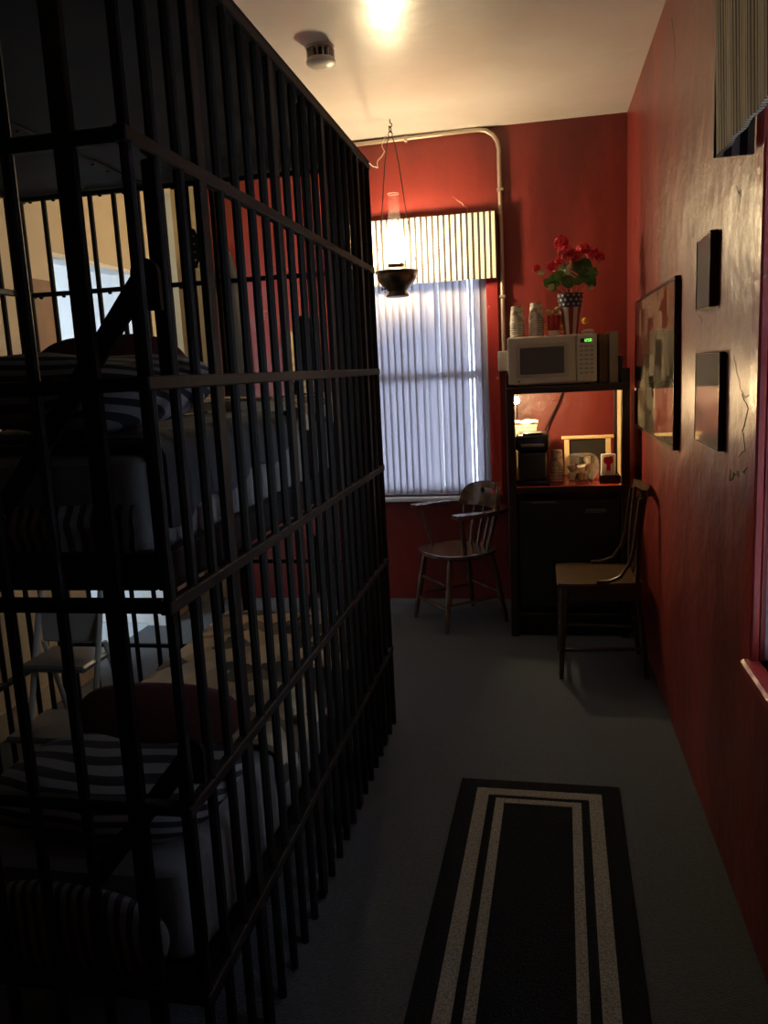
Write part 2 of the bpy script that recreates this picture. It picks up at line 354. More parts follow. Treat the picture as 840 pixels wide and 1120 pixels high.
MB().box(BX0-.08, BX1+.05, YB-.06, YB+.05, BZ0-.025, BZ0, .005).build('window_sill', SILL, w1)
xf = XR+.06
w2 = sash('window_2', [(xf, xf+.04, WY0, WY0+.05, WZ0, WZ1), (xf, xf+.04, WY1-.035, WY1, WZ0, WZ1), (xf, xf+.04, WY0+.05, WY1-.035, WZ0, WZ0+.04),
      (xf, xf+.04, WY0+.05, WY1-.035, WZ1-.05, WZ1), (xf, xf+.04, WY0+.05, WY1-.035, 1.42, 1.46)],
     [(xf+.015, xf+.02, WY0+.05, WY1-.035, WZ0+.04, 1.42), (xf+.015, xf+.02, WY0+.05, WY1-.035, 1.46, WZ1-.05)], REDTRIM)
m = MB(); m.box(XR-.022, XR, WY1, WY1+.075, WZ0-.03, WZ1+.08, .005).box(XR-.022, XR, WY0-.08, WY0, WZ0-.03, WZ1+.08, .005).box(XR-.022, XR, WY0, WY1, WZ1, WZ1+.08, .005)
m.build('window_casing', REDTRIM, w2)
MB().box(XR-.04, XR+.06, WY0-.05, WY1+.02, WZ0-.03, WZ0, .006).build('window_sill', REDTRIM, w2)

# ------------------------------------------------------------------ steel cage
CX1, CX0, CY0, CY1 = -.625, -2.06, 1.24, 3.13
RZ = [.325, .70, 1.075, 1.45, 1.83, 2.205]
cage = thing('jail_cage', 'large black steel barred cage with riveted roof filling the left of the room', 'cage', (CX1, CY1, 0))
def L(x, y, z): return (x-CX1, y-CY1, z)
rod = MB().tube([(0, 0, 0), (0, 0, 2.2)], .0105, 8).mesh('bar', STEEL, True)
flat_y = MB().box(-.008, .008, -.017, .017, 0, 2.2, .002).mesh('flat_bar', STEEL)
flat_x = MB().box(-.017, .017, -.008, .008, 0, 2.2, .002).mesh('flat_bar', STEEL)
NS = 20; ys = [CY0+(CY1-CY0)*i/NS for i in range(NS+1)]
for i, y in enumerate(ys):
    if i in (3, 8, 13, 18): inst('flat_bar', flat_y, cage, L(CX1, y, 0))
    else: inst('bar', rod, cage, L(CX1, y, 0))
    if 0 < i < NS: inst('bar', rod, cage, L(CX0, y, 0))
NX = 14; xs = [CX0+(CX1-CX0)*i/NX for i in range(NX)]
for i, x in enumerate(xs):
    if i in (0, 3, 8, 13) : inst('flat_bar', flat_x, cage, L(x, CY0, 0))
    else: inst('bar', rod, cage, L(x, CY0, 0))
    inst('bar', rod, cage, L(x, CY1, 0))
for z in RZ:
    MB().box(-.011, .011, CY0-CY1-.02, .02, z-.012, z+.012, .003).build('rail', STEEL, cage)
    MB().box(CX0-CX1-.011, CX0-CX1+.011, CY0-CY1-.02, .02, z-.012, z+.012, .003).build('rail', STEEL, cage)
    MB().box(CX0-CX1, -.011, CY0-CY1-.011, CY0-CY1+.011, z-.012, z+.012, .003).build('rail', STEEL, cage)
    f = MB().box(CX0-CX1, -.011, -.010, .010, z-.009, z+.009, .003).build('rail', STEEL, cage)
    if z > 1.5:
        rv = MB().ball((0, 0, 0), .009, .009, .007, 8, 5).mesh('bolt_head', STEEL, True)
        for i in range(NX): inst('bolt_head', rv, f, (CX0-CX1+.05+(CX1-CX0)*i/NX, -.010, z-.012))
# stiles of the cage door in the aisle side
for y0, y1 in ((2.31, 2.375), (2.60, 2.745)):
    MB().box(-.024, -.013, y0-CY1, y1-CY1, .02, 2.19, .002).build('door_stile', STEEL, cage)
# roof: three plates, seams with rivets
px = [CX0-.01, -1.52, CX1+.012]
for i in range(2):
    MB().box(px[i]-CX1, px[i+1]-CX1-.003, CY0-CY1-.02, .02, 2.217, 2.225).build('roof_plate', PLATE, cage)
seam = MB().box(px[1]-.02-CX1, px[1]+.02-CX1, CY0-CY1, 0, 2.2105, 2.217, .002).build('roof_seam', PLATE, cage)
rv = MB().ball((0, 0, 0), .008, .008, .005, 8, 4).mesh('rivet', STEEL, True)
for i in range(18): inst('rivet', rv, seam, (px[1]-CX1, CY0-CY1+.05+i*.105, 2.209))
# corner angle of the side below the second rail, and a lock case on the far end
m = MB(); m.box(-.02, .008, -.010, .010, 0, .36, .003)
inst('corner_angle', m.mesh('corner_angle', STEEL), cage, L(CX1+.0, CY0+.093, 1.455))
lock = MB().prism([(-.022*math.cos(a)*1.0, 0, .075*math.sin(a)+.1) if True else 0 for a in [2*PI*i/16 for i in range(16)]], (0, .012, 0)).build('lock_plate', mat('olive_steel', (.06, .06, .035), .5, metal=.3), cage)
lock.location = L(-1.32, CY1-.024, 1.86)
bolt = MB().ball((0, 0, 0), .004, .003, .004, 6, 4).mesh('bolt_head', WHITE)
for i in range(4): inst('bolt_head', bolt, lock, (.003, -.002, .055+i*.03))

# ------------------------------------------------------------------ bunks
def bunk(z, word):
    b = thing('bunk_frame', f'black steel {word} bunk frame slung inside the cage', 'bunk', (-.96, 2.2, 0))
    def q(x, y, zz): return (x+.96, y-2.2, zz)
    x0, x1, y0, y1 = -1.27, -.655, 1.315, 3.05
    m = MB(); m.box(x0+.96, x0+.99, y0-2.2, y1-2.2, z-.035, z+.035, .003); m.build('side_rail', STEEL, b)
    m = MB(); m.box(x1+.93, x1+.96, y0-2.2, y1-2.2, z-.035, z+.035, .003); m.build('side_rail', STEEL, b)
    m = MB(); m.box(x0+.99, x1+.93, y0-2.2, y0-2.17, z-.035, z+.035, .003); m.build('end_rail', STEEL, b)
    m = MB(); m.box(x0+.99, x1+.93, y1-2.23, y1-2.2, z-.035, z+.035, .003); m.build('end_rail', STEEL, b)
    MB().box(x0+.99, x1+.93, y0-2.17, y1-2.23, z-.006, z+.004).build('base_plate', STEEL, b)
    # hanger at each end: rounded plate on the cage side and a diagonal strap down to the far rail
    def rounded(w, h, n=10): return [(-w/2, 0, 0), (w/2, 0, 0)]+[(w/2*math.cos(PI*i/n), 0, h-w/2+w/2*math.sin(PI*i/n)) for i in range(n+1)]
    p = MB().prism(rounded(.05, .085), (0, .012, 0)).build('hanger_plate', STEEL, b); p.location = q(-.645, 1.30, z+.455)
    MB().bar(q(-.655, 1.302, z+.50), q(-1.04, 1.302, z+.03), .036, .010, (0, 0, 1)).build('strap', STEEL, b)
    p = MB().prism(rounded(.085, .22), (0, .014, 0)).build('hanger_plate', STEEL, b); p.location = q(-.885, 3.052, z+.34)
    MB().bar(q(-.85, 3.058, z+.42), q(-1.05, 3.058, z+.10), .03, .010, (0, 0, 1)).build('strap', STEEL, b)
    MB().bar(q(-.672, 3.062, z-.02), q(-.672, 3.062, z+.6), .03, .010, (1, 0, 0)).build('hanger_bar', STEEL, b)
    MB().bar(q(-.665, 1.305, z-.02), q(-.665, 1.305, z+.46), .02, .010, (1, 0, 0)).build('hanger_bar', STEEL, b)
    return b
ZU, ZL = 1.115, .262
bunk(ZU, 'upper'); bunk(ZL, 'lower')
def noise3(x, y, z, s=1.0):
    return math.sin(x*7.1*s+y*3.3*s)*.5+math.sin(y*9.7*s-z*5.1*s+1.3)*.3+math.sin((x+y+z)*13.3*s+.7)*.2
def mattress(z, h, label):
    x0, x1, y0, y1 = -1.235, -.69, 1.35, 3.015
    m = MB()
    def fn(u, v):
        a = 2*PI*u; ph = PI*v; e = .16
        f = lambda t: math.copysign(abs(t)**e, t)
        s = f(math.sin(ph)) if v < 1 else 0
        X = (x0+x1)/2+(x1-x0)/2*f(math.cos(a))*abs(math.sin(ph))**.2
        Y = (y0+y1)/2+(y1-y0)/2*f(math.sin(a))*abs(math.sin(ph))**.2
        Z = z+h/2+h/2*f(math.cos(ph))
        return Vector((X, Y, Z+.004*noise3(X, Y, 0)))
    m.grid_blob(fn, 64, 16)
    root = tag(m.build('mattress', SHEETW, None, True), label, 'mattress')
    return root
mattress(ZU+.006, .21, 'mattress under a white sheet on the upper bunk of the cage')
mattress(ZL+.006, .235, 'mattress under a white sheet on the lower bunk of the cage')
def cushion(name, label, c, sx, sy, sz, material, cat='pillow', rot=(0, 0, 0), e=.55, lump=.01):
    m = MB()
    def fn(u, v):
        a = 2*PI*u; ph = PI*v; f = lambda t, k: math.copysign(abs(t)**k, t)
        s = abs(math.sin(ph))**.7
        X = sx*f(math.cos(a), e)*s; Y = sy*f(math.sin(a), e)*s; Z = sz*math.cos(ph)
        n = lump*noise3(X+c[0], Y+c[1], Z, 1.6)
        return Vector((X+n, Y+n, Z+n*.8))
    m.grid_blob(fn, 40, 20); o = m.build(name, material, None, True); o.location = c; o.rotation_euler = rot
    return tag(o, label, cat)
def draped(name, label, cat, material, x0, x1, y0, y1, zt, drop, thick=.012, side='right', amp=.008, slant=0, dl=0):
    """blanket lying on top (z=zt) and hanging down over the right-hand (aisle) side by drop"""
    m = MB()
    def fn(u, v):
        y = y0+(y1-y0)*v; W = x1-x0; d = drop+slant*(v-.5)+.012*math.sin(v*17+1); r = .03; t = u*(W+d+dl)
        t -= dl
        if t < 0: p = Vector((x0-.006, y, zt+t)) 
        elif t < W-r: p = Vector((x0+t, y, zt))
        elif t < W+r*.57:
            a = (t-(W-r))/(r*1.57)*PI/2; p = Vector((x1-r+r*math.sin(a), y, zt-r+r*math.cos(a)))
        else: p = Vector((x1+.010*abs(math.sin(v*23))*(min(1, (t-W)/.08)), y, zt-r-(t-W-r*.57)))
        k = amp*noise3(p.x, p.y, p.z, 1.8)
        return p+Vector((0 if t > W-r else 0, 0, k*.7+amp if t < W-r else 0))
    m.sheet(fn, 36, 40, thick)
    return tag(m.build(name, material, None, True), label, cat)
# upper bunk bedding
draped('blanket', 'black blanket hanging over the aisle edge of the upper bunk', 'blanket', DARKCLOTH, -1.22, -.676, 1.37, 2.15, ZU+.228, .10, slant=-.07)
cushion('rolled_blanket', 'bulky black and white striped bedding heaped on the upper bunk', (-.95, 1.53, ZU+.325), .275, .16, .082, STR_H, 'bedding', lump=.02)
MB_ = MB()
def hang(x0, x1, y, z1, z0, ph):
    m = MB()
    m.sheet(lambda u, v: (x0+(x1-x0)*u, y-.012*math.sin(v*2.6)-.006*math.sin(u*21+ph)-.004*math.sin(v*9+u*6), z1+(z0-z1)*v), 40, 8, .008)
    return m
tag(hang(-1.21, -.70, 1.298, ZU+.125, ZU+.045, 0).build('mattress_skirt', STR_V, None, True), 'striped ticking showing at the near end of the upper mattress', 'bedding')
cushion('pillow', 'dark maroon pillow propped up on the upper bunk', (-1.0, 1.79, ZU+.355), .20, .055, .10, MAROON, rot=(-.35, 0, .1))
draped('blanket', 'folded tan and black patchwork blanket at the far end of the upper bunk', 'blanket', CAMO, -1.20, -.665, 2.2, 2.98, ZU+.242, .035, thick=.026, amp=.012)
# lower bunk bedding
draped('blanket', 'tan and black patchwork blanket spread over the lower bunk', 'blanket', CAMO, -1.25, -.675, 1.85, 2.98, ZL+.255, .06, thick=.016, amp=.010, slant=-.04, dl=.05)
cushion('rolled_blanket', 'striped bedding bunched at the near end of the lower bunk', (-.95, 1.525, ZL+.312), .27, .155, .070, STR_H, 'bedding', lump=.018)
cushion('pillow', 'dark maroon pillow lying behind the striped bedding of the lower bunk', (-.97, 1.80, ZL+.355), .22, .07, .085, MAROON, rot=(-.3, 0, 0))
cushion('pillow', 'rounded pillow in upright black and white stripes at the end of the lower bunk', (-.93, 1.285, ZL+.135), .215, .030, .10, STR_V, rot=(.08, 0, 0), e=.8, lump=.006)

# ------------------------------------------------------------------ folding step stool inside the cage
st = thing('step_stool', 'light folding step stool standing inside the cage beyond the lower bunk', 'step stool', (-1.72, 2.55, 0))
ALU = mat('pale_enamel', (.42, .42, .41), .4)
for s in (-1, 1):
    MB().tube([(s*.13, -.14, 0.0), (s*.125, .05, .60), (s*.12, .09, .72)], .011, 8).build('leg', ALU, st, True)
    MB().tube([(s*.13, .24, 0.0), (s*.125, .07, .52)], .010, 8).build('leg', ALU, st, True)
MB().tube([(-.12, .09, .72), (-.11, .098, .80), (0, .10, .83), (.11, .098, .80), (.12, .09, .72)], .011, 8).build('hand_rail', ALU, st, True)
MB().box(-.135, .135, -.20, .05, .235, .26, .008).build('step', GREYP, st)
MB().box(-.13, .13, -.09, .13, .455, .48, .008).build('step', GREYP, st)
MB().box(-.12, .12, .055, .07, .52, .68, .008).build('back_panel', ALU, st)

# ------------------------------------------------------------------ runner rug
rug = thing('runner_rug', 'black runner rug with two grey border stripes on the carpet', 'rug', (-.05, 1.8, 0), math.radians(-1.4))
RUGB = mat('rug_black', (.010, .012, .018), .95, spec=.05, noise=(120, (.02, .023, .032), .45, .7), bump=(240, .9, .01))
RUGG = mat('rug_grey', (.33, .335, .32), .95, spec=.1, noise=(150, (.17, .175, .17), .4, .65), bump=(240, .9, .012))
MB().box(-.27, .27, -.88, .88, .0005, .010, .003).build('pile', RUGB, rug)
def ring(inx, iny, w):
    m = MB(); X, Y = .27-inx, .88-iny; z0, z1 = .010, .0125
    m.box(-X, -X+w, -Y, Y, z0, z1).box(X-w, X, -Y, Y, z0, z1).box(-X+w, X-w, -Y, -Y+w, z0, z1).box(-X+w, X-w, Y-w, Y, z0, z1); return m
ring(.062, .066, .042).build('outer_stripe', RUGG, rug)
ring(.130, .128, .029).build('inner_stripe', RUGG, rug)

# ------------------------------------------------------------------ vertical blinds and valance of the back window
bl = thing('vertical_blind', 'pale vertical blind hanging in the back window', 'blind', (-.72, 5.014, BZ0+.005))
MB().box(-.405, .405, -.016, .016, 1.30, 1.335, .004).build('head_rail', SILL, bl)
vm = []
def vane(bow):
    m = MB(); m.sheet(lambda u, v: ((u-.5)*.052, bow*(1-(2*u-1)**2), 1.295*v+.006), 6, 1, .0012); return m.mesh('vane', VANE, True)
vm = [vane(.005), vane(.008)]
NV = 20
for i in range(NV):
    x = -.384+.778*i/(NV-1); a = random.uniform(-.20, .20)+.28
    if i in (10, 12, 17): a += .85
    inst('vane', vm[i % 2], bl, (x, 0, 0), (0, 0, a))
br = thing('vertical_blind', 'pale vertical blind added to dim the window on the right wall', 'blind', (XR+.025, 1.475, WZ0+.004))  # blind added to hold back daylight from the right window
MB().box(-.016, .016, -.465, .465, 1.32, 1.345, .004).build('head_rail', SILL, br)
for i in range(22): inst('vane', vm[i % 2], br, (0, -.445+.89*i/21, 0), (0, 0, PI/2+.75+random.uniform(-.06, .06)), (1, 1, 1.01))
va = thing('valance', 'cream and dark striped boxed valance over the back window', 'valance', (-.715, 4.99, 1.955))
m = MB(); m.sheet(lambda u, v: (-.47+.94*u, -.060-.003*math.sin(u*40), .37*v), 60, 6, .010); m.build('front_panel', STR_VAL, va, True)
for s in (-1, 1): MB().box(s*.474-.004, s*.474+.004, -.055, -.003, 0, .37).build('end_panel', mat('valance_end', (.10, .05, .03), .8), va)
MB().box(-.47, .47, -.054, -.003, .362, .37).build('top_board', DARKWOOD, va)
# ---- valance of the right window
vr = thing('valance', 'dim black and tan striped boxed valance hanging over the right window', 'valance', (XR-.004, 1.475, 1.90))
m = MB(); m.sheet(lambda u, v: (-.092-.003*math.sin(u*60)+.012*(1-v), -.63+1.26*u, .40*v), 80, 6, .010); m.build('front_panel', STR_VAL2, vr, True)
m = MB(); m.sheet(lambda u, v: (-.090+.088*u, .633, .40*v), 6, 6, .008); m.build('end_panel', LINING, vr)
m = MB(); m.sheet(lambda u, v: (-.090+.088*u, -.633, .40*v), 6, 6, .008); m.build('end_panel', LINING, vr)
MB().box(-.086, 0, -.628, .628, .385, .397).build('top_board', DARKWOOD, vr)

# ------------------------------------------------------------------ hanging oil-style lamp
LX, LY = -.785, 4.655
lamp = thing('hanging_lamp', 'lit oil style lamp with glass chimney and dark brass font hanging from the ceiling', 'lamp', (LX, LY, 1.86))
MB().lathe([(.064, 0), (.066, .008), (.058, .020), (.054, .030), (.062, .042), (.086, .062), (.105, .088), (.114, .115), (.108, .135), (.07, .150), (.052, .158)], 28).build('font', BRASS, lamp, True)
MB().lathe([(.112, .126), (.122, .130), (.124, .137), (.118, .142), (.108, .138)], 28, cap=False).build('rim', BRASS, lamp, True)
MB().lathe([(.040, .156), (.046, .162), (.046, .176), (.040, .182)], 20).build('burner', BRASS, lamp, True)
kn = MB().tube([(-.05, -.02, .045), (-.078, -.03, .045)], .004, 6); kn.box(-.084, -.078, -.042, -.018, .033, .057, .003); kn.build('wick_knob', DARKIRON, lamp)
ch = MB().lathe([(.042, .182), (.052, .205), (.060, .24), (.058, .29), (.046, .35), (.036, .41)], 28, cap=False).build('chimney', FROST, lamp, True)
MB().lathe([(.036, .411), (.032, .45), (.031, .50), (.030, .545), (.032, .553), (.029, .553), (.028, .50), (.030, .45)], 28, cap=False).build('chimney_neck', NECK, ch, True)
MB().tube([(.031*math.cos(2*PI*i/24), .031*math.sin(2*PI*i/24), .553) for i in range(25)], .0016, 6, cap=False).build('chimney_rim', frosted(.5), ch, True)
BULB = glow('bulb_glow', (1.0, .76, .44), LAMP_STRENGTH)
MB().lathe([(.014, .183), (.024, .195), (.033, .218), (.036, .245), (.032, .275), (.020, .305), (.006, .325)], 16).build('bulb', BULB, lamp, True)
hx = ZC-1.86
for s in (-1, 1):
    MB().tube([(s*.118, 0, .138), (s*.10, 0, .24), (s*.072, 0, .42), (s*.040, 0, .70), (s*.022, 0, hx-.125), (s*.012, 0, hx-.10), (0, 0, hx-.092)], .0028, 6).build('hanger_wire', DARKIRON, lamp, True)
ringm = lambda r, t: MB().tube([(r*math.cos(2*PI*i/14), 0, r*1.5*math.sin(2*PI*i/14)) for i in range(15)], t, 6, cap=False).mesh('chain_link', DARKIRON, True)
rl = ringm(.011, .0026)
inst('chain_link', rl, lamp, (0, 0, hx-.078)); inst('chain_link', rl, lamp, (0, 0, hx-.052), (0, 0, 1.2))
MB().tube([(0, 0, hx), (0, 0, hx-.018), (.010, 0, hx-.026), (.010, 0, hx-.036), (0, 0, hx-.042), (-.008, 0, hx-.036)], .003, 6).build('hook', DARKIRON, lamp, True)
tag(MB().tube([(-.63, 3.16, 2.232), (-.67, 3.5, 2.29), (-.78, 4.2, 2.45), (-.85, 4.57, 2.56), (-.855, 4.62, 2.585), (-.835, 4.64, 2.61), (-.82, 4.645, 2.635), (-.835, 4.65, 2.665), (-.825, 4.655, 2.695), (-.808, 4.655, 2.72)], .0026, 6).build('lamp_cord', mat('cream_cord', (.72, .62, .42), .6), None, True), 'thin cream cord running from the cage roof to the hanging lamp', 'cord')

# ------------------------------------------------------------------ smoke detector, conduit
sd = thing('smoke_detector', 'round smoke detector on the glossy ceiling', 'smoke detector', (-.885, 3.58, ZC))
MB().lathe([(.060, 0), (.060, -.010), (.052, -.014)], 24).build('mounting_ring', OFFW, sd, True)
MB().lathe([(.044, -.014), (.044, -.048)], 24).build('vent_core', BLACKP, sd, True)
MB().lathe([(.058, -.048), (.061, -.052), (.061, -.066), (.045, -.076), (.02, -.079)], 24).build('cap', OFFW, sd, True)
fin = MB().box(-.002, .002, .044, .058, -.048, -.012).mesh('vent_fin', OFFW)
for i in range(14): inst('vent_fin', fin, sd, (0, 0, 0), (0, 0, 2*PI*i/14))
cd = thing('electrical_conduit', 'grey metal conduit bending down the red back wall to an outlet box', 'conduit', (-.213, 4.98, 1.5))
def cl(p): return (p[0]+.213, p[1]-4.98, p[2]-1.5)
pts = [(-1.9, 4.98, 2.772), (-1.06, 4.98, 2.775), (-.40, 4.98, 2.785)]+[(-.33+.115*math.sin(t*PI/2), 4.98, 2.67+.115*math.cos(t*PI/2)) for t in [0, .25, .5, .75, 1]]+[(-.213, 4.98, 2.2), (-.213, 4.98, 1.53)]
MB().tube([cl(p) for p in pts], .0125, 10).build('pipe', CONDUIT, cd, True)
MB().box(-.036, .036, -.035, .02, -.085, .035, .006).build('outlet_box', mat('grey_metal', (.40, .39, .36), .45, metal=.3), cd)
for z in (2.45, 1.85): MB().box(-.018, .018, -.016, .02, z-1.5-.008, z-1.5+.008, .002).build('pipe_strap', CONDUIT, cd)
for x in (-.75, -1.2): MB().box(x+.213-.008, x+.213+.008, -.016, .02, 2.778-1.5-.018, 2.778-1.5+.018, .002).build('pipe_strap', CONDUIT, cd)

# ------------------------------------------------------------------ hutch with fridge
HX0, HX1, HY0, HY1 = -.178, .438, 4.27, 4.74
hu = thing('hutch', 'dark wooden hutch with open middle shelf standing against the red back wall', 'hutch', (.13, 4.5, 0))
def hb(m, x0, x1, y0, y1, z0, z1, bev=.003): return m.box(x0-.13, x1-.13, y0-4.5, y1-4.5, z0, z1, bev)
for x0, x1 in ((HX0, HX0+.042), (HX1-.042, HX1)):
    hb(MB(), x0, x1, HY0, HY0+.045, 0, 1.41).build('post', DARKWOOD, hu)
    hb(MB(), x0, x1, HY1-.045, HY1, 0, 1.41).build('post', DARKWOOD, hu)
hb(MB(), HX0+.01, HX0+.026, HY0+.045, HY1-.045, .83, 1.29).build('side_panel', CREAMWOOD, hu)
hb(MB(), HX1-.026, HX1-.01, HY0+.045, HY1-.045, .83, 1.29).build('side_panel', CREAMWOOD, hu)
hb(MB(), HX0+.01, HX0+.026, HY0+.045, HY1-.045, .0, .79).build('side_panel', DARKWOOD, hu)
hb(MB(), HX1-.026, HX1-.01, HY0+.045, HY1-.045, .0, .79).build('side_panel', DARKWOOD, hu)
hb(MB(), HX0, HX1, HY0-.01, HY1, 1.30, 1.335).build('upper_shelf', DARKWOOD, hu)
hb(MB(), HX0+.042, HX1-.042, HY0-.012, HY1, .79, .82).build('counter', REDTOP, hu)
hb(MB(), HX0+.042, HX1-.042, HY0-.016, HY0-.012, .785, .818, .001).build('counter_edge', DARKWOOD, hu)
hb(MB(), HX0+.042, HX1-.042, HY0+.005, HY1, .10, .13).build('lower_shelf', DARKWOOD, hu)
hb(MB(), HX0+.042, HX1-.042, HY0+.03, HY0+.045, 0, .10).build('plinth', DARKWOOD, hu)
FR = mat('black_fridge_enamel', (.012, .014, .018), .45, bump=(150, .15, .002))
fr = thing('mini_fridge', 'black mini fridge under the counter of the hutch', 'fridge', (.13, 4.5, .13))
MB().box(-.255, .255, -.19, .22, .002, .62, .008).build('body', FR, fr)
MB().box(-.255, .255, -.228, -.194, .03, .615, .010, 2).build('door', FR, fr)
MB().box(.09, .19, -.231, -.227, .545, .565, .002).build('badge', GREYP, fr)
MB().box(-.19, -.06, -.236, -.226, .598, .612, .003).build('handle', GREYP, fr)

# ------------------------------------------------------------------ microwave and things on the hutch
mwv = thing('microwave', 'off white microwave oven on top of the hutch', 'microwave', (.05, 4.46, 1.336), math.radians(1.5))
MB().box(-.218, .222, -.165, .17, .008, .252, .008, 2).build('body', OFFW, mwv)
d = MB().box(-.220, .120, -.188, -.166, .012, .250, .008, 2).build('door', OFFW, mwv)
MB().box(-.178, .082, -.191, -.187, .045, .213, .004).build('window_frame', mat('door_inlay', (.50, .47, .41), .4), d)
MB().box(-.158, .062, -.194, -.190, .062, .196, .003).build('window', mat('smoked_glass', (.10, .095, .085), .2), d)
cp = MB().box(.124, .224, -.188, -.166, .012, .250, .006, 2).build('control_panel', OFFW, mwv)
MB().box(.142, .198, -.190, -.1875, .208, .228, .001).build('display', mat('display_black', (.01, .012, .01), .3), cp)
GRN = glow('display_green', (.25, 1.0, .12), 1.6)
def seg7(ch, x, m):
    S = {'1': 'bc', '2': 'abged', '4': 'fgbc', '0': 'abcdef', '5': 'afgcd', '7': 'abc'}[ch]; w, h, t = .008, .014, .0022; z = .211
    B = dict(a=(0, w, h-t, h), d=(0, w, 0, t), g=(0, w, h/2-t/2, h/2+t/2), f=(0, t, h/2, h), e=(0, t, 0, h/2), b=(w-t, w, h/2, h), c=(w-t, w, 0, h/2))
    for k in S: a = B[k]; m.box(x+a[0], x+a[1], -.1908, -.1899, z+a[2], z+a[3])
m = MB()
for i, ch in enumerate('1250'): seg7(ch, .158+i*.0105, m)
m.build('display_digits', GRN, cp)
btn = MB().box(-.009, .009, -.003, .002, -.005, .005, .0015).mesh('button', mat('button_grey', (.36, .34, .30), .5))
for r in range(7):
    for c_ in range(3): inst('button', btn, cp, (.146+c_*.026, -.188, .190-r*.022))
MB().lathe([(.006, 0), (.006, .003)], 10).build('door_mark', GREYP, d).matrix_local = Matrix.Translation((-.165, -.188, .028)) @ Matrix.Rotation(PI/2, 4, 'X')
for sx in (-.18, .18):
    for sy in (-.13, .13): MB().lathe([(.012, 0), (.012, .010)], 10, (sx, sy, 0)).build('foot', BLACKP, mwv)
ZM = 1.336+.253
# paper cup stacks: each cup is a thing
CUPM = mat('printed_paper_cup', (.66, .60, .50), .6, noise=(38, (.34, .30, .25), .52, .58))
def cup_stack(x, y, n, lab):
    cm = MB().lathe([(.038, 0), (.0395, .003), (.038, .006), (.037, .008), (.030, .088), (0, .0885)], 20, cap=False).mesh('paper_cup', CUPM, True)
    for i in range(n):
        o = inst('paper_cup', cm, None, (x, y, ZM+.0005+i*.0115))
        nth = ['bottom', 'second', 'third', 'fourth', 'fifth', 'sixth', 'seventh', 'eighth'][i]
        tag(o, f'{"topmost" if i == n-1 else nth} upturned paper cup {"of" if i in (0, n-1) else "from the bottom of"} the {lab}', 'cup', 'paper cups stacked on the microwave')
cup_stack(-.115, 4.36, 7, 'stack by the conduit')
cup_stack(-.018, 4.375, 8, 'stack beside the red pot')
# little red pot with yellow blooms
rp = thing('small_pot', 'small red pot with a white base and yellow blooms beside the flag vase', 'pot', (.070, 4.37, ZM+.0005))
MB().lathe([(.028, 0), (.030, .022), (.0305, .024)], 18).build('base', PAPER, rp, True)
MB().lathe([(.031, .024), (.034, .085), (.036, .098), (.030, .099)], 18).build('body', mat('red_glaze', (.42, .02, .03), .35), rp, True)
YEL = mat('yellow_petal', (.80, .46, .05), .6); PALE = mat('pale_petal', (.62, .50, .22), .6)
for (x, y, z, r, mm) in ((-.030, 0, .118, .019, PALE), (.018, -.008, .128, .018, PALE), (-.005, .01, .112, .017, PALE), (-.042, -.015, .035, .009, YEL), (-.043, -.012, .055, .008, YEL), (.041, -.018, .020, .010, YEL), (.040, -.014, .045, .009, YEL)):
    MB().ball((x, y, z), r, r, r*.85, 9, 6).build('bloom', mm, rp, True)
# flag vase
vs = thing('flag_vase', 'flared metal vase painted with white stars on blue over red and white stripes', 'vase', (.155, 4.385, ZM+.0005))
nv = 26
def vr_(z): return .038+.029*(z/.205)
NAVY = mat('navy_paint', (.022, .028, .060), .4); VW = mat('vase_white', (.56, .50, .42), .45); VRD = mat('vase_red', (.30, .03, .025), .45)
m = MB(); m.lathe([(vr_(.135), .135), (vr_(.205), .205), (vr_(.205)-.004, .205), (vr_(.15)-.004, .15)], nv, cap=False); m.build('blue_band', NAVY, vs, True)
def wedge(a0, a1):
    mm = MB(); R = []
    for z in (0, .135):
        R.append([mm.bm.verts.new((vr_(z)*math.cos(a0+(a1-a0)*t/3), vr_(z)*math.sin(a0+(a1-a0)*t/3), z)) for t in range(4)]+[mm.bm.verts.new(((vr_(z)-.004)*math.cos(a0+(a1-a0)*t/3), (vr_(z)-.004)*math.sin(a0+(a1-a0)*t/3), z)) for t in (3, 2, 1, 0)])
    k = 8
    for j in range(k): mm.bm.faces.new((R[0][j], R[0][(j+1) % k], R[1][(j+1) % k], R[1][j]))
    mm.bm.faces.new(R[0]); mm.bm.faces.new(R[1]); return mm
NSTR = 14
for i in range(NSTR): wedge(2*PI*i/NSTR, 2*PI*(i+1)/NSTR).build('stripe', VW if i % 2 else VRD, vs)
MB().lathe([(.036, .002), (.036, .006)], nv).build('bottom', VRD, vs)
star = MB().prism([((.0085 if i % 2 == 0 else .0036)*math.sin(PI*i/5), 0, (.0085 if i % 2 == 0 else .0036)*math.cos(PI*i/5)) for i in range(10)], (0, .0012, 0)).mesh('star', VW)
for row, z in enumerate((.150, .172, .194)):
    for i in range(14):
        a = 2*PI*(i+.5*(row % 2))/14; r = vr_(z)+.0008
        inst('star', star, vs, (r*math.cos(a), r*math.sin(a), z), (0, 0, a+PI/2))
GREEN = mat('leaf_green', (.08, .18, .05), .5, noise=(20, (.17, .28, .08), .45, .65)); STEM = mat('stem_green', (.05, .09, .03), .6)
PETAL = mat('red_petal', (.74, .018, .05), .55, noise=(30, (.50, .008, .03), .4, .6)); PALEG = mat('pale_leaf', (.42, .46, .20), .5)
fl = thing('artificial_geraniums', 'bunch of red artificial geraniums with green leaves in the flag vase', 'flowers', (.155, 4.385, ZM+.10))
def fpt(x, y, z): return Vector((x-.155, y, z-(ZM+.10)))
